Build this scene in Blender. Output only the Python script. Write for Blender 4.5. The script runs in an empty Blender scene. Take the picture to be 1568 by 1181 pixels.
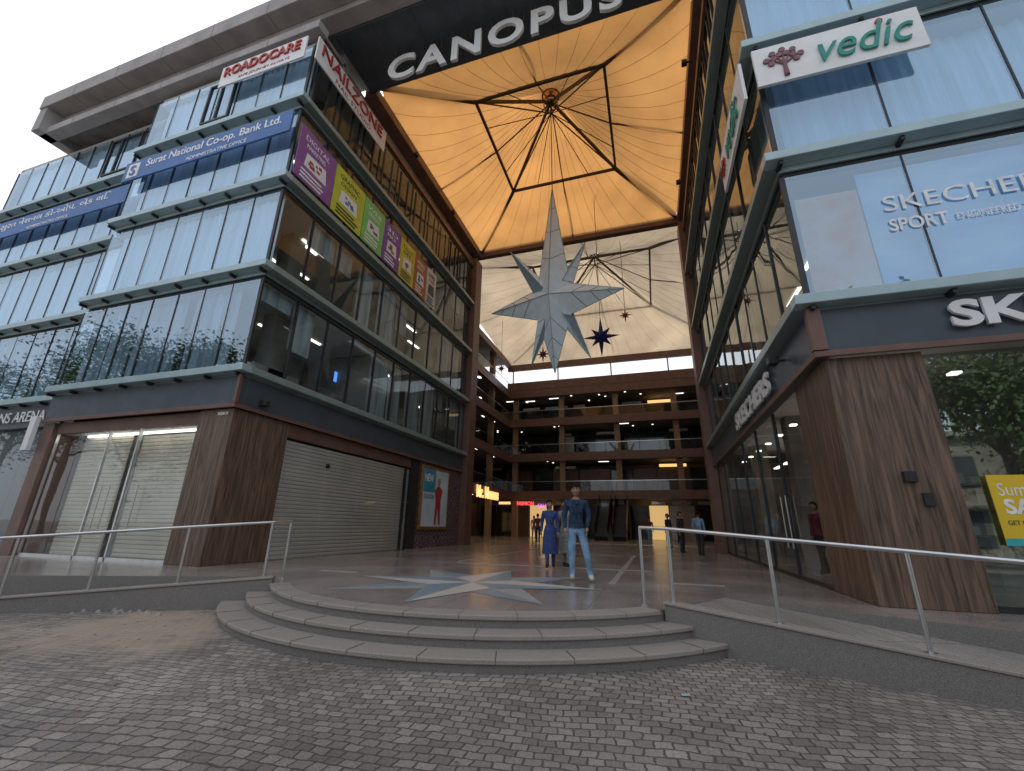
import bpy, bmesh, math, random
from mathutils import Vector, Matrix
random.seed(7)
S=bpy.context.scene
COL=S.collection
# ---------------------------------------------------------------- helpers
def link(o,parent=None):
    COL.objects.link(o)
    if parent is not None: o.parent=parent
    return o
def group(name):
    e=bpy.data.objects.new(name,None); e.empty_display_size=.2
    return link(e)
def new_mat(name):
    m=bpy.data.materials.new(name); m.use_nodes=True
    nt=m.node_tree
    for n in list(nt.nodes): nt.nodes.remove(n)
    out=nt.nodes.new('ShaderNodeOutputMaterial')
    return m,nt,out
def M(name,col,rough=.6,metal=0,var=.15,scale=6,bump=0,bscale=40,stretch=(1,1,1),col2=None,emit=None,estr=0,detail=3,spec=.5):
    m,nt,out=new_mat(name); N=nt.nodes; L=nt.links
    p=N.new('ShaderNodeBsdfPrincipled'); L.new(p.outputs[0],out.inputs[0])
    p.inputs['Roughness'].default_value=rough; p.inputs['Metallic'].default_value=metal
    p.inputs['Specular IOR Level'].default_value=spec
    if emit:
        p.inputs['Emission Color'].default_value=(*emit,1); p.inputs['Emission Strength'].default_value=estr
        p.inputs['Base Color'].default_value=(*col,1); return m
    tc=N.new('ShaderNodeTexCoord'); mp=N.new('ShaderNodeMapping'); mp.inputs['Scale'].default_value=stretch
    L.new(tc.outputs['Object'],mp.inputs[0])
    no=N.new('ShaderNodeTexNoise'); no.inputs['Scale'].default_value=scale; no.inputs['Detail'].default_value=detail
    L.new(mp.outputs[0],no.inputs['Vector'])
    cr=N.new('ShaderNodeValToRGB')
    a=[max(0,c*(1-var)) for c in col]; b=[min(1,c*(1+var)) for c in col]
    if col2: a=list(col);b=list(col2)
    cr.color_ramp.elements[0].position=.32; cr.color_ramp.elements[1].position=.68
    cr.color_ramp.elements[0].color=(*a,1); cr.color_ramp.elements[1].color=(*b,1)
    L.new(no.outputs['Fac'],cr.inputs[0]); L.new(cr.outputs[0],p.inputs['Base Color'])
    if bump:
        n2=N.new('ShaderNodeTexNoise'); n2.inputs['Scale'].default_value=bscale; n2.inputs['Detail'].default_value=2
        L.new(mp.outputs[0],n2.inputs['Vector'])
        bp=N.new('ShaderNodeBump'); bp.inputs['Strength'].default_value=bump; bp.inputs['Distance'].default_value=.01
        L.new(n2.outputs['Fac'],bp.inputs['Height']); L.new(bp.outputs[0],p.inputs['Normal'])
    return m
def glass_mat(name,tint,base=.2,refl=(.93,.98,1),rough=.015):
    m,nt,out=new_mat(name); N=nt.nodes; L=nt.links
    t=N.new('ShaderNodeBsdfTransparent'); t.inputs[0].default_value=(*tint,1)
    g=N.new('ShaderNodeBsdfGlossy'); g.inputs[0].default_value=(*refl,1); g.inputs['Roughness'].default_value=rough
    lw=N.new('ShaderNodeLayerWeight'); lw.inputs['Blend'].default_value=.5
    pw=N.new('ShaderNodeMath'); pw.operation='POWER'; pw.inputs[1].default_value=4.5; L.new(lw.outputs['Facing'],pw.inputs[0])
    ma=N.new('ShaderNodeMath'); ma.operation='MULTIPLY_ADD'; ma.inputs[1].default_value=.9-base; ma.inputs[2].default_value=.04+base; ma.use_clamp=True
    L.new(pw.outputs[0],ma.inputs[0])
    no=N.new('ShaderNodeTexNoise'); no.inputs['Scale'].default_value=.7; no.inputs['Detail'].default_value=1
    tc=N.new('ShaderNodeTexCoord'); L.new(tc.outputs['Object'],no.inputs['Vector'])
    bp=N.new('ShaderNodeBump'); bp.inputs['Strength'].default_value=.16; bp.inputs['Distance'].default_value=.03
    L.new(no.outputs['Fac'],bp.inputs['Height']); L.new(bp.outputs[0],g.inputs['Normal'])
    mx=N.new('ShaderNodeMixShader'); L.new(ma.outputs[0],mx.inputs[0]); L.new(t.outputs[0],mx.inputs[1]); L.new(g.outputs[0],mx.inputs[2])
    L.new(mx.outputs[0],out.inputs[0]); return m
class Bx:
    def __init__(s): s.v=[];s.f=[]
    def box(s,x0,x1,y0,y1,z0,z1):
        x0,x1=sorted((x0,x1));y0,y1=sorted((y0,y1));z0,z1=sorted((z0,z1))
        b=len(s.v)
        s.v+=[(x0,y0,z0),(x1,y0,z0),(x1,y1,z0),(x0,y1,z0),(x0,y0,z1),(x1,y0,z1),(x1,y1,z1),(x0,y1,z1)]
        s.f+=[tuple(b+i for i in q) for q in ((0,3,2,1),(4,5,6,7),(0,1,5,4),(1,2,6,5),(2,3,7,6),(3,0,4,7))]
        return s
    def poly(s,pts):
        b=len(s.v); s.v+=[tuple(p) for p in pts]; s.f.append(tuple(range(b,b+len(pts)))); return s
    def beam(s,p0,p1,w,h=None):
        h=h or w
        p0=Vector(p0);p1=Vector(p1); d=(p1-p0).normalized()
        up=Vector((0,0,1)) if abs(d.z)<.95 else Vector((1,0,0))
        a=d.cross(up).normalized()*w/2; c=a.cross(d).normalized()*h/2
        b=len(s.v)
        for p in (p0,p1): s.v+=[tuple(p-a-c),tuple(p+a-c),tuple(p+a+c),tuple(p-a+c)]
        s.f+=[tuple(b+i for i in q) for q in ((0,1,2,3),(7,6,5,4),(0,4,5,1),(1,5,6,2),(2,6,7,3),(3,7,4,0))]
        return s
    def cyl(s,p0,p1,r0,r1=None,n=10):
        r1=r0 if r1 is None else r1
        p0=Vector(p0);p1=Vector(p1); d=(p1-p0).normalized()
        up=Vector((0,0,1)) if abs(d.z)<.95 else Vector((1,0,0))
        a=d.cross(up).normalized(); c=a.cross(d).normalized(); b=len(s.v)
        for p,r in ((p0,r0),(p1,r1)):
            for i in range(n):
                t=2*math.pi*i/n; s.v.append(tuple(p+a*math.cos(t)*r+c*math.sin(t)*r))
        for i in range(n):
            j=(i+1)%n; s.f.append((b+i,b+j,b+n+j,b+n+i))
        s.f.append(tuple(b+i for i in range(n))[::-1]); s.f.append(tuple(b+n+i for i in range(n)))
        return s
    def obj(s,name,mat,parent=None,bevel=0,smooth=False):
        me=bpy.data.meshes.new(name); me.from_pydata(s.v,[],s.f); me.update()
        bm=bmesh.new(); bm.from_mesh(me); bmesh.ops.recalc_face_normals(bm,faces=bm.faces); bm.to_mesh(me); bm.free()
        me.materials.append(mat)
        if smooth:
            for p in me.polygons: p.use_smooth=True
        o=link(bpy.data.objects.new(name,me),parent)
        if bevel:
            md=o.modifiers.new('b','BEVEL'); md.width=bevel; md.segments=2; md.limit_method='ANGLE'
        return o
X=Vector((1,0,0));Y=Vector((0,1,0));Z=Vector((0,0,1))
def text(s,o,ax,up,w,h,mat,parent,name,ext=.01,off=0.0,lift=0,space=1.0,shear=0):
    cu=bpy.data.curves.new(name,'FONT'); cu.body=s; cu.size=1; cu.extrude=.5; cu.offset=off; cu.resolution_u=4; cu.space_character=space; cu.shear=shear
    t=bpy.data.objects.new('tmp',cu); COL.objects.link(t)
    dg=bpy.context.evaluated_depsgraph_get(); me=bpy.data.meshes.new_from_object(t.evaluated_get(dg))
    bpy.data.objects.remove(t)
    if not me.vertices: return None
    xs=[v.co.x for v in me.vertices]; ys=[v.co.y for v in me.vertices]
    x0,x1,y0,y1=min(xs),max(xs),min(ys),max(ys)
    if w is None: w=h*(x1-x0)/(y1-y0)
    n=ax.cross(up); o=Vector(o)
    for v in me.vertices:
        c=v.co.copy()
        v.co=o+ax*((c.x-x0)/(x1-x0)*w)+up*((c.y-y0)/(y1-y0)*h)+n*(lift+(c.z+.5)*ext)
    me.materials.clear(); me.materials.append(mat); me.name=name
    return link(bpy.data.objects.new(name,me),parent)
def panel(o,ax,up,w,h,mat,parent,name,th=.04,bevel=0):
    n=ax.cross(up); o=Vector(o); b=Bx()
    P=[o,o+ax*w,o+ax*w+up*h,o+up*h]; Q=[p-n*th for p in P]
    b.v=[tuple(p) for p in P+Q]; b.f=[(0,1,2,3),(7,6,5,4),(0,4,5,1),(1,5,6,2),(2,6,7,3),(3,7,4,0)]
    return b.obj(name,mat,parent,bevel)
def tube(pts,r,mat,parent,name,res=6,cyc=False):
    cu=bpy.data.curves.new(name,'CURVE'); cu.dimensions='3D'; cu.bevel_depth=r; cu.bevel_resolution=3; cu.use_fill_caps=True
    sp=cu.splines.new('POLY'); sp.points.add(len(pts)-1)
    for i,p in enumerate(pts): sp.points[i].co=(*p,1)
    sp.use_cyclic_u=cyc
    cu.materials.append(mat); return link(bpy.data.objects.new(name,cu),parent)
# ---------------------------------------------------------------- materials
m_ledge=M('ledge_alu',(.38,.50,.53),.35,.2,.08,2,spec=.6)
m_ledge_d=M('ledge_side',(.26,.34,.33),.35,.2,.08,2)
m_dark=M('dark_metal',(.03,.034,.04),.45,.2,.2,3)
m_slate=M('slate_fascia',(.07,.088,.108),.4,.1,.12,2)
m_brown=M('brown_cladding',(.17,.095,.075),.45,.1,.15,2)
m_conc=M('concrete',(.37,.345,.34),.8,0,.16,1.3,.3,30,detail=6)
m_white=M('white_paint',(.80,.80,.80),.5,0,.05,3)
m_ceil=M('interior_ceiling',(.50,.49,.47),.8,0,.05,1)
m_int=M('interior_wall',(.27,.26,.25),.8,0,.35,.9)
m_intd=M('interior_dark',(.06,.06,.062),.8,0,.4,1.1)
m_curt=M('curtain_light',(.66,.78,.87),.85,0,.12,1.6,stretch=(3,3,.25))
m_curtg=M('curtain_grey',(.34,.40,.45),.85,0,.35,1.6,stretch=(3,3,.25))
m_glassF=glass_mat('facade_glass',(.80,.90,.97),.26,(.72,.87,1))
m_glassS=glass_mat('side_glass',(.80,.86,.84),.02,(.9,.95,.95))
m_glassS2=glass_mat('side_glass_coated',(.66,.72,.70),.14,(.9,.95,.95))
m_glassG=glass_mat('shop_glass',(.92,.95,.95),.02)
m_glassR=glass_mat('coated_glass',(.66,.80,.92),.27,(.66,.84,1))
m_glassT=glass_mat('tinted_shop_glass',(.62,.68,.66),.26,(.8,.95,.92))
m_steel=M('stainless_steel',(.62,.63,.64),.28,1,.08,5)
m_granD=M('granite_dark',(.12,.112,.105),.6,0,0,140,.4,60,col2=(.29,.27,.255))
m_tread=M('granite_tread',(.25,.222,.20),.5,0,0,120,.25,60,col2=(.39,.35,.325))
m_shut=M('shutter_beige',(.64,.59,.50),.5,.0,.08,1.2)
m_shutg=M('shutter_grey',(.50,.47,.43),.5,.0,.1,1.0)
m_lampW=M('lamp_white',(.9,.9,.9),.5,emit=(1,.95,.85),estr=3)
m_lampO=M('lamp_warm',(.9,.7,.4),.5,emit=(1,.55,.2),estr=1.3)
m_lampY=M('lamp_yellow',(.9,.8,.3),.5,emit=(1,.62,.25),estr=.6)
m_lampR=M('neon_red',(.9,.1,.1),.5,emit=(1,.08,.08),estr=2)
m_lampP=M('neon_purple',(.7,.2,.9),.5,emit=(.75,.15,1),estr=1.3)
m_lampB=M('screen_blue',(.1,.3,.9),.5,emit=(.1,.35,1),estr=1.2)
def wood_mat():
    m,nt,out=new_mat('wood_cladding'); N=nt.nodes; L=nt.links
    p=N.new('ShaderNodeBsdfPrincipled'); L.new(p.outputs[0],out.inputs[0]); p.inputs['Roughness'].default_value=.5
    tc=N.new('ShaderNodeTexCoord'); mp=N.new('ShaderNodeMapping'); mp.inputs['Scale'].default_value=(9,9,.45)
    L.new(tc.outputs['Object'],mp.inputs[0])
    n=N.new('ShaderNodeTexNoise'); n.inputs['Scale'].default_value=2.2; n.inputs['Detail'].default_value=6; n.inputs['Distortion'].default_value=1.1
    L.new(mp.outputs[0],n.inputs['Vector'])
    cr=N.new('ShaderNodeValToRGB'); e=cr.color_ramp.elements
    e[0].position=.32;e[0].color=(.055,.035,.025,1); e[1].position=.72;e[1].color=(.24,.155,.105,1)
    k=e.new(.5); k.color=(.135,.085,.057,1)
    L.new(n.outputs[0],cr.inputs[0]); L.new(cr.outputs[0],p.inputs['Base Color'])
    return m
m_wood=wood_mat()
def brick_mat(name,c1,c2,mort,bw,rh,ms,rough,bump,dist=0.0,rot=0,off=.5,sand=False,smooth=.2):
    m,nt,out=new_mat(name); N=nt.nodes; L=nt.links
    p=N.new('ShaderNodeBsdfPrincipled'); L.new(p.outputs[0],out.inputs[0])
    tc=N.new('ShaderNodeTexCoord'); mp=N.new('ShaderNodeMapping'); mp.inputs['Rotation'].default_value=(0,0,rot)
    L.new(tc.outputs['Object'],mp.inputs[0]); vec=mp.outputs[0]
    if dist:
        n=N.new('ShaderNodeTexNoise'); n.inputs['Scale'].default_value=.45; n.inputs['Detail'].default_value=1
        L.new(vec,n.inputs['Vector'])
        n2=N.new('ShaderNodeTexNoise'); n2.inputs['Scale'].default_value=7; n2.inputs['Detail'].default_value=2
        L.new(vec,n2.inputs['Vector'])
        s1=N.new('ShaderNodeVectorMath'); s1.operation='SCALE'; s1.inputs['Scale'].default_value=dist; L.new(n.outputs['Color'],s1.inputs[0])
        s2=N.new('ShaderNodeVectorMath'); s2.operation='SCALE'; s2.inputs['Scale'].default_value=.06; L.new(n2.outputs['Color'],s2.inputs[0])
        a=N.new('ShaderNodeVectorMath'); L.new(vec,a.inputs[0]); L.new(s1.outputs[0],a.inputs[1])
        a2=N.new('ShaderNodeVectorMath'); L.new(a.outputs[0],a2.inputs[0]); L.new(s2.outputs[0],a2.inputs[1]); vec=a2.outputs[0]
    b=N.new('ShaderNodeTexBrick'); L.new(vec,b.inputs['Vector'])
    b.offset=off; b.inputs['Scale'].default_value=1; b.inputs['Brick Width'].default_value=bw; b.inputs['Row Height'].default_value=rh
    b.inputs['Mortar Size'].default_value=ms; b.inputs['Mortar Smooth'].default_value=smooth; b.inputs['Bias'].default_value=0
    b.inputs['Color1'].default_value=(*c1,1); b.inputs['Color2'].default_value=(*c2,1); b.inputs['Mortar'].default_value=(*mort,1)
    big=N.new('ShaderNodeTexNoise'); big.inputs['Scale'].default_value=.55; big.inputs['Detail'].default_value=5; L.new(tc.outputs['Object'],big.inputs['Vector'])
    fin=N.new('ShaderNodeTexNoise'); fin.inputs['Scale'].default_value=55; fin.inputs['Detail'].default_value=3; L.new(tc.outputs['Object'],fin.inputs['Vector'])
    mr=N.new('ShaderNodeMapRange'); mr.inputs[1].default_value=.3; mr.inputs[2].default_value=.7; mr.inputs[3].default_value=.70; mr.inputs[4].default_value=1.30; L.new(big.outputs[0],mr.inputs[0])
    mr2=N.new('ShaderNodeMapRange'); mr2.inputs[1].default_value=.3; mr2.inputs[2].default_value=.7; mr2.inputs[3].default_value=.75; mr2.inputs[4].default_value=1.25; L.new(fin.outputs[0],mr2.inputs[0])
    mu=N.new('ShaderNodeMath'); mu.operation='MULTIPLY'; L.new(mr.outputs[0],mu.inputs[0]); L.new(mr2.outputs[0],mu.inputs[1])
    sc=N.new('ShaderNodeVectorMath'); sc.operation='SCALE'; L.new(b.outputs['Color'],sc.inputs[0]); L.new(mu.outputs[0],sc.inputs['Scale'])
    colr=sc.outputs[0]
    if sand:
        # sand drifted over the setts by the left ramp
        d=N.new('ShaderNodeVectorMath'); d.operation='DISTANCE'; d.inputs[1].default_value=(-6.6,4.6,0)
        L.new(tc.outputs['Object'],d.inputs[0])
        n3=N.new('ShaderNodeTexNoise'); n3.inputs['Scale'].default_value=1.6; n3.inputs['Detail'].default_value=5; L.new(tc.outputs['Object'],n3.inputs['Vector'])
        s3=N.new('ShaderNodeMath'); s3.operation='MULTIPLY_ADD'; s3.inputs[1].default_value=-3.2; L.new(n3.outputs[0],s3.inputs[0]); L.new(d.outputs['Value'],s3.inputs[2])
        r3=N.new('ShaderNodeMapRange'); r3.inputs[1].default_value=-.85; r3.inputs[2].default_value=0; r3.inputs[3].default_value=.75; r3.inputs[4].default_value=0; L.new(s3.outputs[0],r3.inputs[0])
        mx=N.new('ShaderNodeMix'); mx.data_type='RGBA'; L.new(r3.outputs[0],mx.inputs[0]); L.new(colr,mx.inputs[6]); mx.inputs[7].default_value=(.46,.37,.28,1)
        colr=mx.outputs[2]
    L.new(colr,p.inputs['Base Color'])
    rr=N.new('ShaderNodeMapRange'); rr.inputs[3].default_value=rough*.75; rr.inputs[4].default_value=min(1,rough*1.35); L.new(big.outputs[0],rr.inputs[0]); L.new(rr.outputs[0],p.inputs['Roughness'])
    if bump:
        h=N.new('ShaderNodeMath'); h.operation='MULTIPLY_ADD'; h.inputs[1].default_value=-1; L.new(b.outputs['Fac'],h.inputs[0])
        hh=N.new('ShaderNodeMath'); hh.operation='MULTIPLY'; hh.inputs[1].default_value=.6; L.new(fin.outputs[0],hh.inputs[0]); L.new(hh.outputs[0],h.inputs[2])
        bp=N.new('ShaderNodeBump'); bp.inputs['Strength'].default_value=bump; bp.inputs['Distance'].default_value=.02; L.new(h.outputs[0],bp.inputs['Height']); L.new(bp.outputs[0],p.inputs['Normal'])
    return m
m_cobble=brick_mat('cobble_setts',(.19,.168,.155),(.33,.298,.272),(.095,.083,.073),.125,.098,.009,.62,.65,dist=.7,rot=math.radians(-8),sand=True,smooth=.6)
m_floor=brick_mat('polished_granite_tiles',(.27,.235,.215),(.31,.27,.25),(.14,.12,.115),.9,.9,.005,.20,0,off=0)
m_ramp=brick_mat('ramp_paving',(.25,.235,.22),(.31,.29,.27),(.15,.14,.13),.09,1.6,.010,.7,.6,rot=math.radians(-24),off=0)
m_rampL=brick_mat('ramp_paving_l',(.25,.235,.22),(.31,.29,.27),(.15,.14,.13),.09,1.6,.010,.7,.6,rot=math.radians(28),off=0)
def canopy_mat(name,col,trans):
    m,nt,out=new_mat(name); N=nt.nodes; L=nt.links
    tc=N.new('ShaderNodeTexCoord'); n=N.new('ShaderNodeTexNoise'); n.inputs['Scale'].default_value=.35; n.inputs['Detail'].default_value=4
    L.new(tc.outputs['Object'],n.inputs['Vector'])
    cr=N.new('ShaderNodeValToRGB'); cr.color_ramp.elements[0].position=.3; cr.color_ramp.elements[1].position=.7
    cr.color_ramp.elements[0].color=(*[c*.74 for c in col],1); cr.color_ramp.elements[1].color=(*[min(1,c*1.14) for c in col],1)
    L.new(n.outputs[0],cr.inputs[0])
    d=N.new('ShaderNodeBsdfDiffuse'); t=N.new('ShaderNodeBsdfTranslucent'); L.new(cr.outputs[0],d.inputs[0]); L.new(cr.outputs[0],t.inputs[0])
    mx=N.new('ShaderNodeMixShader'); mx.inputs[0].default_value=trans; L.new(d.outputs[0],mx.inputs[1]); L.new(t.outputs[0],mx.inputs[2]); L.new(mx.outputs[0],out.inputs[0]); return m
m_can1=canopy_mat('canopy_fabric_orange',(.76,.385,.13),.47)
m_can2=canopy_mat('canopy_fabric_cream',(.66,.53,.38),.42)
# ---------------------------------------------------------------- ground
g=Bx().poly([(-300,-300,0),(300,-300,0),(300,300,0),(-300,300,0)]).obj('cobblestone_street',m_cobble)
PZ=.39; C=(-3.1,9.2); R0=4.23
arc=[(C[0]+R0*math.cos(math.radians(a)),C[1]+R0*math.sin(math.radians(a))) for a in [222.9+i*(317.1-222.9)/56 for i in range(57)]]
pts=arc+[(.9,7.8),(5.2,5.7),(7,4.9),(22,4.9),(22,52),(-34,52),(-34,3.7),(-13.9,3.7),(-11.1,5.08),(-6.9,7.0)]
def prism(pts,z0,z1,name,mt,ms,parent,lip=0):
    b=Bx(); n=len(pts)
    b.poly([(x,y,z1) for x,y in pts])
    o=b.obj(name,mt,parent)
    s=Bx()
    for i in range(n):
        p=pts[i];q=pts[(i+1)%n]
        s.poly([(p[0],p[1],z0),(q[0],q[1],z0),(q[0],q[1],z1),(p[0],p[1],z1)])
    s.obj(name+'_edge',ms,parent); return o
fl=group('mall_floor')
prism(pts,-.05,PZ,'floor_surface',m_floor,m_granD,fl)
st=group('entrance_steps')
def ring(r,z0,z1,name,mat,r_in,a0=200,a1=340,n=90):
    b=Bx()
    A=[math.radians(a0+(a1-a0)*i/n) for i in range(n+1)]
    for i in range(n):
        c0,s0,c1,s1=math.cos(A[i]),math.sin(A[i]),math.cos(A[i+1]),math.sin(A[i+1])
        P=lambda rr,c,s,z:(C[0]+rr*c,C[1]+rr*s,z)
        b.poly([P(r,c0,s0,z1),P(r,c1,s1,z1),P(r_in,c1,s1,z1),P(r_in,c0,s0,z1)])
        b.poly([P(r,c0,s0,z0),P(r,c1,s1,z0),P(r,c1,s1,z1),P(r,c0,s0,z1)])
        b.poly([P(r,c0,s0,z0),P(r,c1,s1,z0),P(r_in,c1,s1,z0),P(r_in,c0,s0,z0)])
    o=b.obj(name,mat,st)
    bm=bmesh.new(); bm.from_mesh(o.data); bmesh.ops.remove_doubles(bm,verts=bm.verts,dist=.0005); bmesh.ops.recalc_face_normals(bm,faces=bm.faces); bm.to_mesh(o.data); bm.free()
    md=o.modifiers.new('b','BEVEL'); md.width=.012; md.segments=3; md.limit_method='ANGLE'; md.angle_limit=math.radians(50)
for k,(r,z) in enumerate(((R0+.035,PZ),(R0+.35,.26),(R0+.70,.13))):
    ring(r,z-.05,z+(.003 if k==0 else 0),'tread_%d'%k,m_tread,r-(.42 if k else .3), 224 if k==0 else 212, 316 if k==0 else 328)
    ring(r-.03,z-.14,z-.048,'riser_%d'%k,m_granD,r-.6, 224 if k==0 else 212, 316 if k==0 else 328)
b=Bx()
for k,(r,z) in enumerate(((R0+.035,PZ),(R0+.35,.26),(R0+.70,.13))):
    for a in range(228,314,9):
        aa=math.radians(a+k*3); c_,s_=math.cos(aa),math.sin(aa)
        b.beam((C[0]+(r-.30)*c_,C[1]+(r-.30)*s_,z+.0035),(C[0]+(r+.001)*c_,C[1]+(r+.001)*s_,z+.0035),.006,.002)
        b.beam((C[0]+(r+.001)*c_,C[1]+(r+.001)*s_,z-.045),(C[0]+(r+.001)*c_,C[1]+(r+.001)*s_,z+.0),.006,.003)
b.obj('slab_joints',m_dark,st)
def ramp(name,o0,o1,i0,i1,mat):
    gp=group(name)
    b=Bx(); zt,zb=PZ-.006,.012
    b.poly([(*o0,zt),(*o1,zb),(*i1,zb),(*i0,zt)]); b.obj('ramp_surface',mat,gp)
    d=(Vector(o1)-Vector(o0)).normalized(); nrm=Vector((-d.y,d.x)); 
    if (Vector(i0)-Vector(o0)).dot(nrm)<0: nrm=-nrm
    b=Bx(); w=.16; k=.07
    q0=Vector(o0)+nrm*w; q1=Vector(o1)+nrm*w
    v=[(*o0,-.02),(*o1,-.02),(*q1,-.02),(*q0,-.02),(*o0,zt+k),(*o1,zb+k),(*q1,zb+k),(*q0,zt+k)]
    b.v=v; b.f=[(0,3,2,1),(4,5,6,7),(0,1,5,4),(1,2,6,5),(2,3,7,6),(3,0,4,7)]
    b.obj('kerb_wall',m_granD,gp,.01)
    b=Bx(); f=nrm*-.02
    P=[Vector(o0)+f,Vector(o1)+f,q1+nrm*.02,q0+nrm*.02]; zz=[zt+k,zb+k,zb+k,zt+k]
    b.v=[(*p,z+.002) for p,z in zip(P,zz)]+[(*p,z+.035) for p,z in zip(P,zz)]; b.f=[(0,3,2,1),(4,5,6,7),(0,1,5,4),(1,2,6,5),(2,3,7,6),(3,0,4,7)]
    b.obj('kerb_coping',m_tread,gp,.008)
    return gp
ramp('wheelchair_ramp',(-6.2,6.3),(-10.75,3.75),(-6.9,7.0),(-11.4,4.9),m_rampL)
ramp('wheelchair_ramp',(0.02,6.3),(5.0,4.25),(.9,7.8),(5.6,5.5),m_ramp)
# handrails
def handrail(path,posts):
    gp=group('handrail')
    tube(path,.024,m_steel,gp,'top_rail')
    for i,(p,zb,zt) in enumerate(posts):
        tube([(p[0],p[1],zb),(p[0],p[1],zt)],.02,m_steel,gp,'post_%d'%i)
        b=Bx().cyl((p[0],p[1],zb),(p[0],p[1],zb+.012),.05,n=16); b.obj('base_plate_%d'%i,m_steel,gp)
def lerp(a,b,t): return a+(b-a)*t
lp=[]
for t in (.03,.28,.52,.74,.97):
    x=lerp(-6.27,-10.7,t); y=lerp(6.38,3.85,t); lp.append(((x,y),lerp(.485,.11,t),lerp(1.37,.96,t)))
handrail([(-6.57,6.9,1.37)]+[(p[0][0],p[0][1],p[2]) for p in lp]+[(-10.75,3.82,.93)],[((-6.57,6.9),.39,1.37)]+lp)
rp=[]
for (x,y) in ((.14,6.33),(1.2,5.89),(2.3,5.44),(3.4,4.98),(4.6,4.49)):
    t=x/5; rp.append(((x,y),lerp(.485,.11,t),lerp(1.37,.98,t)))
handrail([(-.22,6.6,1.37)]+[(p[0][0],p[0][1],p[2]) for p in rp]+[(4.75,4.43,.96)],[((-.22,6.6),.39,1.37)]+rp)
# star inlay
m_inA=M('inlay_blue',(.24,.32,.38),.3,0,.12,8); m_inB=M('inlay_cream',(.62,.58,.53),.3,0,.1,8); m_inC=M('inlay_grey',(.40,.40,.40),.3,0,.1,8)
si=group('floor_star_inlay'); sc=Vector((-3.2,7.78))
def star_inlay(tips,rv,z,ma,mb,off):
    A=Bx();B=Bx()
    for i,(ang,r) in enumerate(tips):
        a=math.radians(ang); t=sc+Vector((math.cos(a),math.sin(a)))*r
        for s,bb in ((1,A),(-1,B)):
            av=a+s*math.radians(off); v=sc+Vector((math.cos(av),math.sin(av)))*rv
            bb.poly([(*sc,z),(*t,z),(*v,z)])
    A.obj('star_light_%d'%off,ma,si); B.obj('star_dark_%d'%off,mb,si)
star_inlay([(45,2.45),(135,2.45),(225,2.45),(315,2.45)],.85,PZ+.004,m_inC,m_inA,44)
star_inlay([(0,2.3),(90,2.3),(180,2.3),(270,2.3)],.8,PZ+.008,m_inB,m_inA,45)
b=Bx()
for (x,y,w,h) in ((.2,9.2,.9,.16),(-6.9,8.2,.9,.16),(-5.2,11.5,5,.12),(-.9,8.7,.12,9),(-5.4,12,.12,9)): b.box(x,x+w,y,y+h,PZ-.02,PZ+.004)
b.obj('floor_strip',m_inC,si)
# ---------------------------------------------------------------- wings
LV=[5.0,8.0,11.0,14.1,16.75]
def panes(b,o,ax,w,z0,z1,pw,n,tilt=.006):
    k=max(1,round(w/pw)); s=w/k; o=Vector(o)
    for i in range(k):
        a=[random.uniform(-tilt,tilt) for _ in range(3)]
        p0=o+ax*(i*s+.012); p1=o+ax*((i+1)*s-.012)
        b.poly([tuple(p0+n*a[0]+Z*z0),tuple(p1+n*a[1]+Z*z0),tuple(p1+n*(a[1]+a[2])+Z*z1),tuple(p0+n*(a[0]+a[2])+Z*z1)])
    return k,s
def curtain(b,o,ax,w,z0,z1,n):
    k=int(w/.06); o=Vector(o); ph=random.random()*9
    prev=None
    for i in range(k+1):
        u=w*i/k; d=.035*math.sin(u*2*math.pi/.24+ph)+.02*math.sin(u*2*math.pi/.61)
        p=o+ax*u+n*d
        if prev is not None: b.poly([tuple(prev+Z*z0),tuple(p+Z*z0),tuple(p+Z*z1),tuple(prev+Z*z1)])
        prev=p
def shutter(o,ax,up_h,w,mat,parent,name,n):
    b=Bx(); o=Vector(o); prev=None; st_=.11
    k=int(up_h/st_)
    for i in range(k):
        for (dz,dd) in ((0,.0),(.025,.022),(.085,.022),(.105,0)):
            p=o+Z*(i*st_+dz)+n*dd
            if prev is not None: b.poly([tuple(prev),tuple(prev+ax*w),tuple(p+ax*w),tuple(p)])
            prev=p
    return b.obj(name,mat,parent)
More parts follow.
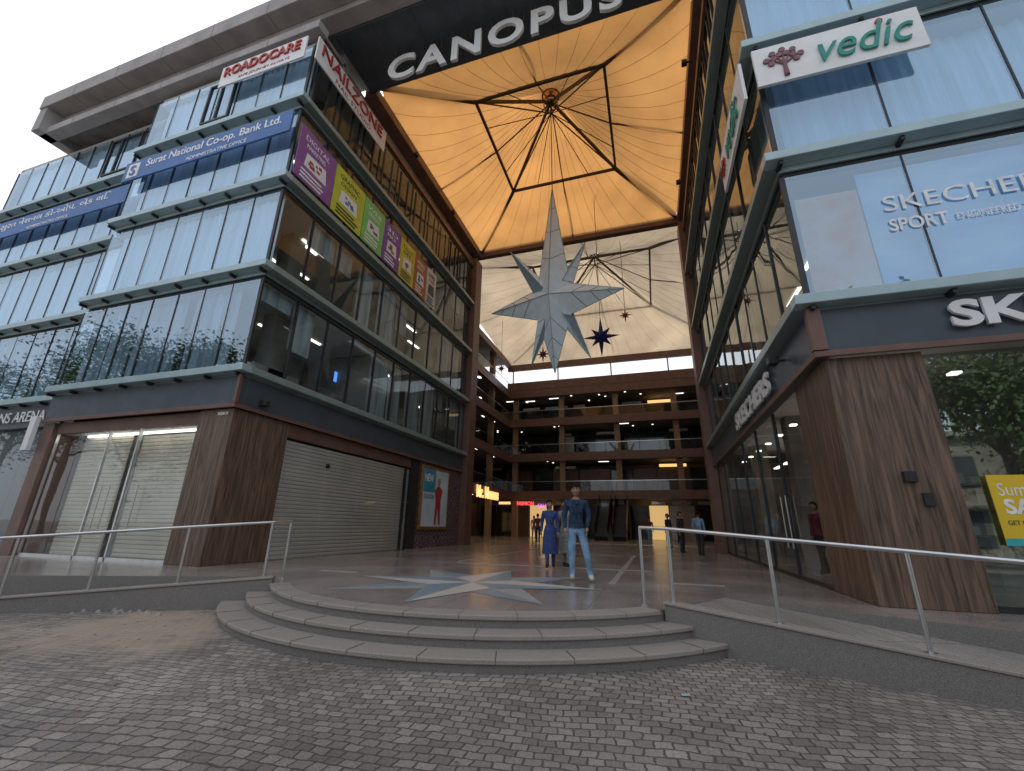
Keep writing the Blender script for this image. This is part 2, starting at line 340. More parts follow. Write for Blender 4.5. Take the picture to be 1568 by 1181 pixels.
def wing(cx,sx,front,fpw,gF,gS,side_len,gp,left):
    led=Bx();leds=Bx();dk=Bx();gl=Bx();gs=Bx();slab=Bx();cu=Bx();cug=Bx();core=Bx();lamp=Bx();mull=Bx()
    Xd=lambda d:cx+sx*d
    D=front[-1][1]
    for i in range(4):
        z0,z1=LV[i],LV[i+1]
        zt=z1-.34 if i<3 else z1-.12
        zg=z0+.09
        for fi,(d0,d1,yp) in enumerate(front):
            xa,xb=sorted((Xd(d0),Xd(d1)))
            e0=.26 if (fi==0) else 0
            la,lb=(xa-(0 if left else e0),xb+(e0 if left else 0)) if fi==0 else (xa,xb)
            led.box(la,lb,yp-.26,yp+.02,z0-.09,z0+.09)
            led.box(xa,xb,yp+.0,yp+.05,z0-.2,z0-.092)
            dk.box(xa+.05,xb-.05,yp+.06,yp+.12,z0-.34,z0-.09)
            k,s=panes(gl,(xa,yp,0),X,xb-xa,zg,zt,fpw,-Y)
            for j in range(k+1):
                x=xa+j*s
                dk.box(x-.014,x+.014,yp-.012,yp+.05,zg,zt)
                dk.box(x-.03,x+.03,yp-.20,yp+.04,z0-.17,z0-.092)
            if left:
                if i>=1: curtain(cu,(xa+.2,yp+.28,0),X,xb-xa-.4,z0+.1,zt+.1,-Y)
                else:
                    u=xa+.2
                    while u<xb-1.2:
                        w=random.uniform(.8,2.2); curtain(cug,(u,yp+.3,0),X,w,z0+.1,zt+.1,-Y); u+=w+random.uniform(.05,.4)
                if i==3:
                    for x in ([xb-4.6,xb-4.0,xb-3.4] if fi==0 else [xb-3.0,xb-2.4,xb-1.2,xb-.6]):
                        dk.box(x,x+.07,yp-.04,yp+.05,z0+.6,zt-.25)
                    x0_,x1_=(xb-4.6,xb-3.33) if fi==0 else (xb-3.0,xb-.53)
                    dk.box(x0_,x1_,yp-.038,yp+.05,z0+.53,z0+.6); dk.box(x0_,x1_,yp-.038,yp+.05,zt-.25,zt-.18)
            else:
                if i in(1,2,3): curtain(cu,(xa+.1,yp+.5,0),X,xb-xa-.3,z0+.1,zt+.1,-Y)
        y0,y1=front[0][2],side_len
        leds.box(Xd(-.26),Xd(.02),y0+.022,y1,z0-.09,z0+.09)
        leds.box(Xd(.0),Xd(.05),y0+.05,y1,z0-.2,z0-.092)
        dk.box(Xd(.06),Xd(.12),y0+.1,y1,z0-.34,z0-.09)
        nn=X if left else -X
        k,s=panes(gs,(Xd(0),y0,0),Y,y1-y0,zg,zt,1.25,nn,.012)
        for j in range(k+1):
            y=y0+j*s
            dk.box(Xd(-.03),Xd(.06),y-.022,y+.022,zg,zt)
            if j<k and random.random()<.6 and i<3:
                h=random.choice((.5,.9,1.5,2.6,2.6)); cug.box(Xd(.2),Xd(.21),y+.05,y+s-random.choice((.05,.4)),max(zg,zt-h),zt)
            if i==3 and j<k:
                mull.box(Xd(-.03),Xd(.05),y+.25,y+.32,z0+.3,zt-.2); mull.box(Xd(-.03),Xd(.05),y+.85,y+.92,z0+.3,zt-.2)
        dk.box(Xd(-.03),Xd(.05),y0+.03,y1,zt-.04,zt+.03)
        slab.box(Xd(.13),Xd(D),front[-1][2]+.15 if len(front)>1 else y0+.15,y1,z0-.36,z0-.0)
        if len(front)>1: slab.box(Xd(.13),Xd(front[0][1]),y0+.15,front[-1][2]+.14,z0-.36,z0)
        for _ in range(8):
            d=random.uniform(.8,3.4); yy=random.uniform(9,21)
            if i<3: lamp.box(Xd(d),Xd(d+.09),yy,yy+1.1,z1-.40,z1-.365)
    slab.box(Xd(.1),Xd(D),front[-1][2]+.1,y1,LV[4]-.12,LV[4]+.2)
    if len(front)>1: slab.box(Xd(.1),Xd(front[0][1]),y0+.1,front[-1][2]+.09,LV[4]-.12,LV[4]+.2)
    core.box(Xd(3.6),Xd(D),11.6,y1,0,LV[4]-.13)
    core.box(Xd(.2),Xd(D),y1+.002,y1+.25,0,LV[4]+1)
    core.box(Xd(D-.02),Xd(D+.2),front[-1][2]+.1,y1,0,LV[4]+.2)
    for d in (1.2,7.0,12.5):
        if d<D: core.box(Xd(d),Xd(d+.55),9.4,9.95,5,LV[4]-.13)
    for yy in (14.5,19.5): core.box(Xd(1.2),Xd(1.75),yy,yy+.55,PZ,LV[4]-.13)
    for i in range(4):
        for q in range(5):
            yy=random.uniform(8.6,20); core.box(Xd(1.0),Xd(1.8),yy,yy+1.2,LV[i]+.01,LV[i]+.75)
        yy=random.uniform(11,19); core.box(Xd(.3),Xd(3.6),yy,yy+.1,LV[i],LV[i+1]-.4)
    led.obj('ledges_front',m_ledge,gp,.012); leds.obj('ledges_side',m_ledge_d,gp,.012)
    dk.obj('frames',m_dark,gp); gl.obj('front_glazing',gF,gp); gs.obj('side_glazing',gS,gp)
    slab.obj('floor_slabs',m_ceil,gp); cu.obj('curtains',m_curt,gp) if cu.f else None; cug.obj('blinds',m_curtg,gp) if cug.f else None
    core.obj('inner_walls',m_int,gp); lamp.obj('ceiling_lamps',m_lampW,gp); mull.obj('sash_frames',m_dark,gp)
LB=group('office_building')
wing(-9.65,-1,[(0,7.35,7.7),(7.85,17.4,8.3)],1.05,m_glassF,m_glassS,22.0,LB,True)
RB=group('office_building')
wing(2.75,1,[(0,13.0,7.7)],1.75,m_glassR,m_glassS2,22.0,RB,False)
Bx().box(-17.48,-17.02,8.35,8.9,PZ,16.7).obj('service_slot',m_slate,LB)
# --- left ground floor
b=Bx()
b.box(-17.0,-9.62,7.66,7.9,4.12,4.86); b.box(-9.9,-9.62,7.902,21.9,4.12,4.86); b.box(-27,-17.5,8.26,8.5,4.12,4.86)
b.obj('fascia',m_slate,LB,.01)
b=Bx(); b.box(-17.0,-9.56,7.60,7.66,4.02,4.12); b.box(-9.62,-9.56,7.662,21.9,4.02,4.12); b.box(-9.64,-9.55,7.59,7.68,4.13,4.87)
b.obj('bronze_trim',m_brown,LB,.006)
Bx().box(-10.8,-9.68,7.72,9.5,PZ,4.02).obj('wood_pillar',m_wood,LB,.012)
Bx().box(-17.05,-16.55,7.72,8.6,PZ,4.02).obj('pier',m_brown,LB,.01)
b=Bx(); panes(b,(-16.55,7.85,0),X,5.75,PZ+.05,3.7,1.15,-Y); b.obj('shopfront_glass',m_glassG,LB)
Bx().box(-16.55,-10.8,7.82,7.95,3.7,4.02).obj('shopfront_header',m_brown,LB)
b=Bx()
for x in (-16.5,-14.2,-13.0,-10.9): b.box(x-.025,x+.025,7.83,7.9,PZ,3.7)
b.box(-16.55,-10.8,7.83,7.9,PZ,PZ+.07); b.obj('shopfront_frame',m_steel,LB)
for i,x in enumerate((-13.75,-13.45,-12.4)):
    tube([(x,7.77,1.0),(x,7.77,2.2)],.016,m_steel,LB,'door_handle_%d'%i)
shutter((-16.3,8.45,PZ),X,3.3,2.1,m_shut,LB,'roller_shutter',-Y)
shutter((-14.0,8.6,PZ),X,3.3,2.9,m_shut,LB,'roller_shutter_b',-Y)
Bx().box(-16.6,-10.8,8.8,9.0,PZ,4).obj('shop_back',m_white,LB)
Bx().box(-16.6,-10.8,7.96,8.8,3.72,4.0).obj('shop_soffit',m_white,LB)
Bx().box(-16.0,-11.2,8.3,8.34,3.66,3.70).obj('shop_lamp',m_lampW,LB)
# left side ground
shutter((-9.80,9.6,PZ),Y,3.25,6.7,m_shutg,LB,'side_shutter',X)
b=Bx(); b.box(-10.2,-9.72,9.502,16.3,3.64,4.02); b.obj('shutter_box',m_brown,LB)
b=Bx(); b.box(-9.83,-9.70,15.9,16.0,PZ,3.64); b.box(-9.79,-9.72,11.3,11.42,3.0,3.12); b.obj('shutter_guide',m_dark,LB)
b=Bx(); panes(b,(-9.69,9.55,0),Y,6.75,PZ+.03,3.63,1.7,X); b.obj('side_shop_glass',m_glassG,LB)
Bx().box(-10.3,-9.68,16.32,17.0,PZ,4.02).obj('pier_b',m_dark,LB)
m_pat,nt,out=new_mat('carved_pattern'); N=nt.nodes;L=nt.links
p=N.new('ShaderNodeBsdfPrincipled'); L.new(p.outputs[0],out.inputs[0]); p.inputs['Roughness'].default_value=.5
tc=N.new('ShaderNodeTexCoord'); v=N.new('ShaderNodeTexVoronoi'); v.inputs['Scale'].default_value=2.6; v.inputs['Randomness'].default_value=.15
v2=N.new('ShaderNodeMath'); v2.operation='MULTIPLY'; v2.inputs[1].default_value=26; v3=N.new('ShaderNodeMath'); v3.operation='SINE'
L.new(tc.outputs['Object'],v.inputs['Vector']); L.new(v.outputs['Distance'],v2.inputs[0]); L.new(v2.outputs[0],v3.inputs[0])
cr=N.new('ShaderNodeValToRGB'); cr.color_ramp.elements[0].color=(.05,.045,.07,1); cr.color_ramp.elements[1].color=(.34,.19,.20,1); cr.color_ramp.elements[0].position=.4; cr.color_ramp.elements[1].position=.7
L.new(v3.outputs[0],cr.inputs[0]); L.new(cr.outputs[0],p.inputs['Base Color'])
Bx().box(-10.3,-9.70,17.002,21.9,PZ,4.5).obj('patterned_wall',m_pat,LB)
Bx().box(-27,-17.5,8.5,9.0,PZ,4.1).obj('side_shop_wall',m_slate,LB)
b=Bx(); panes(b,(-27,8.4,0),X,9.5,PZ,4.1,1.5,-Y); b.obj('side_shop_glazing',m_glassG,LB)
# LB roof frame
b=Bx()
b.box(-24.2,15.9,7.15,7.75,18.3,19.0)
b.box(-24.2,-9.4,7.45,7.9,17.1,17.45)
b.box(-24.2,-23.7,7.2,9.0,17.1,18.3)
b.box(-24.2,15.9,7.75,8.3,18.05,19.0)
b.obj('roof_frame',m_conc,LB,.02)
b=Bx()
for k in range(14): 
    x=-22+k*2.6; b.box(x,x+.012,7.145,7.15,18.31,18.99); b.box(x,x+.012,7.16,8.29,18.295,18.3) if x<-10 else None
    if x<-10: b.box(x,x+.012,7.445,7.45,17.11,17.44)
b.obj('panel_joints',m_dark,LB)
b=Bx(); b.box(-23.7,-9.66,9.0,9.3,16.95,18.3); b.box(-24.2,-9.66,7.9,9.1,17.46,17.6); b.box(-23.7,-9.66,8.301,10.6,18.3,18.6); b.obj('roof_recess',m_int,LB)
for (cx,s,gp) in ((-9.65,-1,LB),(2.75,1,RB)):
    b=Bx(); b.box(cx-s*.3,cx+s*.1,21.4,22.3,PZ,17.3); b.obj('end_pier',m_brown,gp,.02)
    b=Bx(); b.box(cx+s*.35,cx+s*.7,8.3,22.2,16.95,18.0); b.obj('roof_edge_wall',m_conc,gp)
    b=Bx(); b.box(cx-s*.22,cx+s*.35,10.62,22.2,17.9,18.35); b.box(cx-s*.1,cx+s*.1,7.75,22.2,16.72,16.98); b.obj('canopy_edge_beam',m_brown,gp,.02)
# RB ground
b=Bx(); b.box(2.72,15.7,7.66,7.9,4.12,4.86); b.box(2.72,3.0,7.902,21.9,4.12,4.86); b.obj('fascia',m_slate,RB,.01)
b=Bx(); b.box(2.66,15.7,7.60,7.66,4.02,4.12); b.box(2.66,2.72,7.662,21.9,4.02,4.12); b.box(2.65,2.86,7.58,7.70,4.13,4.87); b.obj('bronze_trim',m_brown,RB,.006)
Bx().box(2.82,4.1,7.74,9.4,PZ,4.02).obj('wood_pillar',m_wood,RB,.012)
b=Bx(); panes(b,(4.12,7.85,0),X,10.5,PZ+.06,4.0,2.1,-Y); b.obj('shopfront_glass',m_glassT,RB)
b=Bx(); panes(b,(2.86,9.42,0),Y,12.4,PZ+.06,4.0,2.0,-X); b.obj('side_shop_glass',m_glassG,RB)
b=Bx(); b.box(4.1,15.7,7.82,7.9,PZ,PZ+.08); b.box(2.83,2.9,9.4,21.9,PZ,PZ+.08)
for yy in (11.4,13.4,15.4,17.4,19.5): b.box(2.83,2.9,yy-.025,yy+.025,PZ,4.0)
b.obj('shopfront_frame',m_dark,RB)
b=Bx(); b.box(5.2,15.5,12.0,12.2,PZ,4.4); b.box(6.4,6.5,12.2,21.8,PZ,4.5); b.obj('shop_back_wall',m_int,RB)
def shelf(x,y,ax,k):
    b=Bx(); L_=1.1
    f=(lambda a0,a1,d0,d1,z0,z1,bb:bb.box(x+a0,x+a1,y+d0,y+d1,z0,z1)) if ax=='x' else (lambda a0,a1,d0,d1,z0,z1,bb:bb.box(x-d1,x-d0,y+a0,y+a1,z0,z1))
    for zz in (.8,1.3,1.8,2.3): f(0,L_,0,.45,zz,zz+.04,b)
    f(0,.05,0,.46,PZ,2.6,b); b.obj('shelf_%d'%k,m_brown,RB)
    b=Bx()
    for zz in (.84,1.34,1.84,2.34):
        for q in range(4): f(.1+q*.25,.25+q*.25,.05,.35,zz,zz+random.uniform(.1,.3),b)
    b.obj('goods_%d'%k,(m_slate,m_shut,m_brown,m_white,m_lampY)[k%5],RB)
for k in range(8): shelf(4.6+k*1.3,11.4,'x',k)
for k in range(6): shelf(6.35,12.6+k*1.5,'y',k+8)
b=Bx()
for k in range(7): b.box(3.4+k*1.7,3.55+k*1.7,9.0,9.15,4.0,4.04)
for k in range(8): b.box(3.6,3.75,10+k*1.4,10.15+k*1.4,4.0,4.04); b.box(4.9,5.05,10+k*1.4,10.9+k*1.4,3.8,3.84)
b.obj('spot_lamps',m_lampW,RB)
panel((6.30,15.2,2.6),-Y,Z,1.6,.9,m_lampO,RB,'lit_display',.03); panel((6.30,19.2,2.5),-Y,Z,1.2,.9,m_lampY,RB,'lit_display_b',.03)
for i,yy in enumerate((11.2,11.6)): tube([(2.78,yy,1.0),(2.78,yy,2.1)],.016,m_steel,RB,'door_handle_%d'%i)
b=Bx(); b.box(3.45,3.6,7.66,7.74,2.05,2.2); b.box(3.62,3.74,7.68,7.74,1.72,1.9); b.obj('intercom_box',m_dark,RB,.006)
m_skyrefl=M('painted_sky_reflection',(.16,.40,.72),.6,0,0,.55,col2=(.72,.80,.88),stretch=(1,1,2.2),detail=6)  # reflected cloudy sky, painted as blue and white noise
m_warmrefl=M('painted_warm_reflection',(.85,.30,.10),.6,0,0,1.6,col2=(.85,.68,.50),detail=4)  # reflection of an orange building, painted into the colour
refl_gp=group('painted_window_reflection'); panel((3.95,7.86,5.15),X,Z,11.3,2.4,m_skyrefl,refl_gp,'sky_reflection_panel',.01); panel((2.95,7.87,5.15),X,Z,.98,2.1,m_warmrefl,refl_gp,'warm_reflection_panel',.01)  # added panels behind the glass that carry the painted reflections
# ---------------------------------------------------------------- portal beam
cb=group('portal_beam')
Bx().box(-9.66,2.76,8.31,10.6,18.0,19.6).obj('soffit_beam',m_slate,cb,.02)
b=Bx()
for k in range(1,8): b.box(-9.66+k*1.55,-9.65+k*1.55,8.32,10.59,17.994,18.0)
b.obj('soffit_joints',m_dark,cb)
ms=group('mall_name_sign')
text('CANOPUS',(-8.0,9.5,16.5),X,Z,8.3,1.15,m_white,ms,'letters',ext=.10,off=.028,space=1.2)
b=Bx()
for k in range(22): 
    xx=-7.8+k*.38; b.cyl((xx,9.45,17.4),(xx,9.45,18.02),.012,n=6)
b.obj('hanging_rods',m_steel,ms)
# ---------------------------------------------------------------- canopies
def canopy(x0,x1,y0,y1,zb,zt,ctr,mat,ring_half,nm,zback=None):
    gp=group(nm); cx,cy=ctr; n=96; mrad=16
    def bound(a):
        dx,dy=math.cos(a),math.sin(a); t=1e9
        if dx>1e-6:t=min(t,(x1-cx)/dx)
        if dx<-1e-6:t=min(t,(x0-cx)/dx)
        if dy>1e-6:t=min(t,(y1-cy)/dy)
        if dy<-1e-6:t=min(t,(y0-cy)/dy)
        return cx+dx*t,cy+dy*t
    def pt(a,s,dz=0):
        bx,by=bound(a); r=.42; ix,iy=cx+r*math.cos(a),cy+r*math.sin(a)
        zb2=zb if zback is None else zb+(zback-zb)*max(0,(by-y0)/(y1-y0))**2
        return (lerp(ix,bx,s),lerp(iy,by,s),zb2+(zt-zb2)*(1-s)**1.55+dz)
    vs=[];fs=[]
    for i in range(n):
        for j in range(mrad+1):
            sag=0 if i%2==0 else -.04*math.sin(math.pi*j/mrad)
            vs.append(pt(2*math.pi*i/n,j/mrad,sag))
    for i in range(n):
        k=(i+1)%n
        for j in range(mrad):
            fs.append((i*(mrad+1)+j,k*(mrad+1)+j,k*(mrad+1)+j+1,i*(mrad+1)+j+1))
    me=bpy.data.meshes.new('membrane'); me.from_pydata(vs,[],fs); me.materials.append(mat)
    for p in me.polygons: p.use_smooth=True
    link(bpy.data.objects.new('membrane',me),gp)
    b=Bx()
    for i in range(0,n,2):
        a=2*math.pi*i/n
        P=[pt(a,j/8,-.012) for j in range(9)]
        for q in range(8): b.beam(P[q],P[q+1],.010)
    b.obj('seams',m_seam,gp)
    b=Bx()
    for i in range(24):
        a0,a1=2*math.pi*i/24,2*math.pi*(i+1)/24
        for r,z in ((.44,zt-.02),(.30,zt-.35)):
            b.beam((cx+r*math.cos(a0),cy+r*math.sin(a0),z),(cx+r*math.cos(a1),cy+r*math.sin(a1),z),.07)
    b.cyl((cx,cy,zt-.5),(cx,cy,zt+.6),.09)
    h=ring_half; zr=zb+1.55
    cs=[(cx-h,cy-h,zr),(cx+h,cy-h,zr),(cx+h,cy+h,zr),(cx-h,cy+h,zr)]
    oc=[(x0,y0,zb),(x1,y0,zb),(x1,y1,zb),(x0,y1,zb)]
    for i in range(4):
        b.beam(cs[i],cs[(i+1)%4],.12); b.beam(cs[i],(cx,cy,zt-.4),.12); b.beam(cs[i],oc[i],.16)
        lo_=Vector((cx,cy,zt-1.2)); b.beam(lo_,Vector(cs[i])+Vector((0,0,-.02)),.05)
        m=[(cs[i][q]+cs[(i+1)%4][q])/2 for q in range(3)]
        mo=[(oc[i][q]+oc[(i+1)%4][q])/2 for q in range(3)]
        b.beam(m,(cx,cy,zt-.5),.05); b.beam(m,mo,.06)
        for t in (.25,.75):
            m2=[lerp(cs[i][q],cs[(i+1)%4][q],t) for q in range(3)]; b.beam(m2,(cx,cy,zt-1.2),.03)
    b.cyl((cx,cy,zt-1.3),(cx,cy,zt-.5),.05)
    b.obj('steel_frame',m_frame,gp)
    b=Bx()
    for i in range(24):
        a0,a1=2*math.pi*i/24,2*math.pi*(i+1)/24
        b.beam((cx+.36*math.cos(a0),cy+.36*math.sin(a0),zt-.6),(cx+.36*math.cos(a1),cy+.36*math.sin(a1),zt-.6),.06)
    b.obj('hub_ring',m_white,gp)
    Bx().cyl((cx,cy,zt+.25),(cx,cy,zt+.7),.6,.08,24).obj('cap',mat,gp)
    return gp
m_seam=M('seam_brown',(.36,.22,.11),.8); m_frame=M('frame_steel_dark',(.07,.055,.05),.5,.2)
canopy(-9.45,2.55,10.6,22.3,18.3,22.7,(-3.45,16.4),m_can1,2.9,'tensile_canopy')
canopy(-13.2,7.0,22.7,40.2,18.3,23.2,(-3.1,31.3),m_can2,4.2,'tensile_canopy',17.2)
b=Bx(); b.box(-13.3,7.1,22.32,22.68,18.0,18.55); b.obj('canopy_cross_beam',m_brown,None,.02)
# ---------------------------------------------------------------- atrium back
AT=group('atrium_building')
BZ=[4.2,7.7,11.1,14.1]
br=Bx();inn=Bx();gl=Bx();rail=Bx();colm=Bx();sh=Bx();lw=Bx();lo=Bx();ly=Bx();shw=Bx();wl=Bx()
for i,z in enumerate(BZ):
    br.box(-13.4,7.4,40,40.35,z-.45,z+.3)
    br.box(-13.4,-13.05,22.4,39.99,z-.45,z+.3)
    br.box(7.05,7.4,22.4,39.99,z-.45,z+.3)
    inn.box(-18,12,40.36,47,z-.1,z+.2)
    inn.box(-18,-13.41,22.4,40.3,z-.1,z+.19); inn.box(7.41,12,22.4,40.3,z-.1,z+.19)
    panes(gl,(-13.2,40.2,0),X,20.4,z+.32,z+1.15,1.6,-Y)
    rail.box(-13.2,7.2,40.17,40.23,z+1.15,z+1.2)
    panes(gl,(-13.2,22.5,0),Y,17.5,z+.32,z+1.15,1.6,X); rail.box(-13.23,-13.17,22.5,40.1,z+1.15,z+1.2)
    rail.box(7.17,7.23,22.5,40.1,z+1.15,z+1.2)
zl=[PZ]+[z+.2 for z in BZ]
for i in range(4):
    z0=zl[i]; z1=BZ[i]-.1
    x=-17.5
    while x<11.5:
        w=random.uniform(1.6,3.2); r=random.random()
        tgt=sh if r<.55 else (shw if r<.65 else (wl if r<.88 else (ly if i==0 else sh)))
        tgt.box(x+.06,x+w-.06,44.2,44.3,z0,z1-.7)
        if random.random()<.5: (lo if random.random()<.25 else shw).box(x+.3,x+w-.3,44.05,44.19,z1-.6,z1-.35)
        x+=w
    y=23
    while y<40:
        w=random.uniform(1.6,3.0); r=random.random()
        (sh if r<.6 else (shw if r<.7 else wl)).box(-17.0,-16.9,y+.06,y+w-.06,z0,z1-.7)
        if i==0 and random.random()<.6: ly.box(-16.88,-16.85,y+.3,y+w-.3,z0+.4,z1-1.2)
        y+=w
    for k in range(18):
        xx=random.uniform(-16,10); yy=random.uniform(40.8,43.8); lw.box(xx,xx+random.choice((.15,.15,1.0)),yy,yy+.12,z1-.03,z1-.005)
    for k in range(7):
        xx=random.uniform(-16.5,-13.8); yy=random.uniform(23,40); lw.box(xx,xx+.12,yy,yy+.5,z1-.03,z1-.005)
wl2=Bx(); wl2.box(-18,12,47,47.3,0,14.3); wl2.box(-18.3,-18,22.3,47,0,17.4); wl2.box(12,12.3,22.3,47,0,17.4)
wl2.box(-18,-9.8,22.3,22.5,0,18); wl2.box(2.9,12,22.3,22.5,0,18)
wl2.box(-18,-13.3,22.5,40.1,17.4,17.7); wl2.box(7.2,12,22.5,40.1,17.4,17.7); wl2.obj('outer_walls',m_int,AT)
for x in (-12.9,-8.2,-3.0,2.2,6.6):
    colm.box(x,x+.5,40.5,41.0,PZ,14.0)
    colm.box(x,x+.12,40.1,40.2,15.3,17.2)
for y in (26,31,36): colm.box(-13.9,-13.45,y,y+.5,PZ,17.4)
br.box(-13.4,7.4,39.98,40.3,16.6,17.3); br.box(-13.4,-13.05,22.4,39.97,16.9,17.5); br.box(-13.4,7.4,40.0,40.3,14.42,15.3)
br.obj('floor_beams',m_brown,AT,.02); inn.obj('gallery_slabs',m_int,AT); gl.obj('balustrade_glass',m_glassG,AT); rail.obj('balustrade_rails',m_steel,AT)
colm.obj('columns',M('tan_column',(.30,.20,.13),.6),AT); sh.obj('shopfronts_dark',M('shop_dark_glass',(.03,.035,.04),.08,0,.5,.8),AT)
shw.obj('shopfront_panels',m_white,AT); wl.obj('shopfronts_brown',m_brown,AT); ly.obj('lit_shopfronts',m_lampY,AT)
lw.obj('ceiling_lamps',m_lampW,AT); lo.obj('lit_signs',m_lampO,AT)
sg=group('cafe_neon_sign'); text('Mr. Momos',(-13.02,31.8,3.45),Y,Z,5.0,.95,m_lampO,sg,'letters',ext=.08,off=.03)
sg=group('shop_neon_sign'); text('FASHION',(-12.2,39.95,3.2),X,Z,1.6,.35,m_lampR,sg,'letters',ext=.05); text('SALON',(-10.2,39.95,3.0),X,Z,1.3,.35,m_lampP,sg,'letters_b',ext=.05)
sg=group('shop_neon_sign'); text('CROSSWORD',(-12.9,23.5,4.0),Y,Z,4.5,.5,m_steel,sg,'letters',ext=.05)
# escalator
es=group('escalator'); b=Bx()
for x in (-4.6,-3.2):
    b2=Vector((x,36.0,PZ)); e2=Vector((x,42.5,4.1))
    b.beam(b2+Vector((.5,0,.1)),e2+Vector((.5,0,.1)),1.0,.5)
    for q in (0,1.0): b.beam(b2+Vector((q,0,.9)),e2+Vector((q,0,.9)),.08,.9)
b.obj('truss',m_dark,es)
b=Bx()
for k in range(22):
    t=k/22
    for x in (-4.5,-3.1): b.box(x,x+.8,lerp(36,42.5,t),lerp(36,42.5,t)+.3,lerp(PZ,4.1,t)+.2,lerp(PZ,4.1,t)+.42)
b.obj('treads',m_slate,es)
# ---------------------------------------------------------------- stars
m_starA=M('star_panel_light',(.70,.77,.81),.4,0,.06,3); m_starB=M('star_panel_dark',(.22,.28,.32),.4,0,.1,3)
m_navy=M('star_navy',(.03,.035,.20),.4,.1); m_red=M('star_red',(.40,.05,.04),.45,.0)
def star(c,tips,rv,dep,ma,mb,gp,nm,edges=True,yaw=0):
    c=Vector(c); n=len(tips); A=Bx();B=Bx();E=Bx()
    rot=Matrix.Rotation(yaw,3,'Z')
    T=[c+rot@Vector((t[0],t[2] if len(t)>2 else 0,t[1])) for t in tips]
    V=[]
    for i in range(n):
        a,b_=Vector(tips[i][:2]).normalized(),Vector(tips[(i+1)%n][:2]).normalized(); m_=(a+b_).normalized()*rv
        V.append(c+rot@Vector((m_.x,0,m_.y)))
    for s in (-1,1):
        cf=c+rot@Vector((0,s*dep,0))
        for i in range(n):
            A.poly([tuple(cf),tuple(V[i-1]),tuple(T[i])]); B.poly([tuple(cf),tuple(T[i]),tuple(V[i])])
            if edges: E.beam(cf,T[i],.035)
            if edges and s<0:
                for t in (.3,.55,.78):
                    r_=cf.lerp(T[i],t); E.beam(r_,V[i].lerp(T[i],t),.025); E.beam(r_,V[i-1].lerp(T[i],t),.025)
    if edges:
        for i in range(n): E.beam(T[i],V[i],.03); E.beam(T[i],V[i-1],.03)
        E.obj(nm+'_ribs',m_ledge_d,gp)
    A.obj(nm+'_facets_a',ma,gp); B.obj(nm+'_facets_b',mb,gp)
hs=group('hanging_star_decoration')
sc0=(-3.45,16.4,10.65)
star(sc0,[(0,6.1),(3.0,0),(0,-3.3),(-3.0,0)],1.05,.75,m_starA,m_starA,hs,'main',True,math.radians(-6))
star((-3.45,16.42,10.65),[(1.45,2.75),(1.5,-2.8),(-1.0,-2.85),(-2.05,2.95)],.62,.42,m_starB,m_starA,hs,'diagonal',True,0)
tube([(-3.45,16.4,16.7),(-3.45,16.4,22.4)],.02,m_dark,hs,'cable')
def small_star(c,s,mat,mat2):
    gp=group('hanging_star_decoration')
    star(c,[(0,s),(s*.42,s*.42),(s*.85,0),(s*.42,-s*.42),(0,-s),(-s*.42,-s*.42),(-s*.85,0),(-s*.42,s*.42)],s*.28,s*.18,mat,mat2,gp,'star',False)
    tube([(c[0],c[1],c[2]+s),(c[0],c[1],20)],.015,m_dark,gp,'cable')
small_star((-1.9,20.5,10.6),1.15,m_navy,m_navy)
small_star((-.75,24,13.4),.5,m_red,m_red)
small_star((-5.3,22,10.6),.55,m_red,m_navy)
small_star((-11.3,32,13.9),.6,m_red,m_red)
# ---------------------------------------------------------------- signs
m_blue=M('banner_blue',(.05,.15,.40),.5,0,.1,2); m_txt=M('sign_text_white',(.84,.84,.84),.5); m_redt=M('sign_text_red',(.42,.04,.04),.5)
s=group('bank_signboard'); panel((-17.0,7.42,12.62),X,Z,7.4,.82,m_blue,s,'board',.06)
text('Surat National Co-op. Bank Ltd.',(-15.9,7.42,12.93),X,Z,5.9,.42,m_txt,s,'name',.012,.012)
text('ADMINISTRATIVE OFFICE',(-13.9,7.42,12.68),X,Z,2.6,.15,m_txt,s,'subtitle',.012)
panel((-16.8,7.41,12.72),X,Z,.55,.6,m_white,s,'logo',.01); text('S',(-16.66,7.40,12.8),X,Z,.28,.42,m_blue,s,'logo_letter',.01,.02)
s=group('bank_signboard'); panel((-27.0,8.02,12.5),X,Z,9.4,.82,m_blue,s,'board',.06)
text('ધી સુરત નેશનલ કો-ઓપ. બેંક લિ.',(-26.3,8.02,12.82),X,Z,7.6,.42,m_txt,s,'name',.012,.006)
text('ADMINISTRATIVE OFFICE',(-23.6,8.02,12.56),X,Z,2.6,.14,m_txt,s,'subtitle',.012)
s=group('pharmacy_signboard')
panel((-13.4,7.40,15.75),X,Z,3.7,.95,m_white,s,'board',.05); text('ROADOCARE',(-13.2,7.40,16.15),X,Z,3.3,.42,m_redt,s,'name',.05,.01); text('SAFE JOURNEY ALWAYS',(-12.5,7.40,15.85),X,Z,2.2,.14,m_redt,s,'tagline',.01)
s=group('salon_signboard'); panel((-9.35,7.55,15.75),Y,Z,3.9,.98,m_white,s,'board',.05); text('NAILZONE',(-9.35,7.75,16.15),Y,Z,3.4,.48,m_redt,s,'name',.05,.0); text('NAIL STUDIO',(-9.35,8.5,15.84),Y,Z,2.0,.18,m_redt,s,'tagline',.01)
bc=[((.28,.10,.32),1.6,'DIGITAL\nMARKETING'),((.55,.58,.06),1.6,'GRAPHIC\nDESIGN'),((.20,.55,.15),1.3,'WEB\nDESIGN'),((.20,.08,.34),1.2,'3D\nMAX'),((.6,.55,.06),1.2,'TALLY\nGST'),((.40,.13,.06),1.1,'VIDEO\nEDIT'),((.6,.6,.6),.95,'CODING\n+AI')]
y=7.6
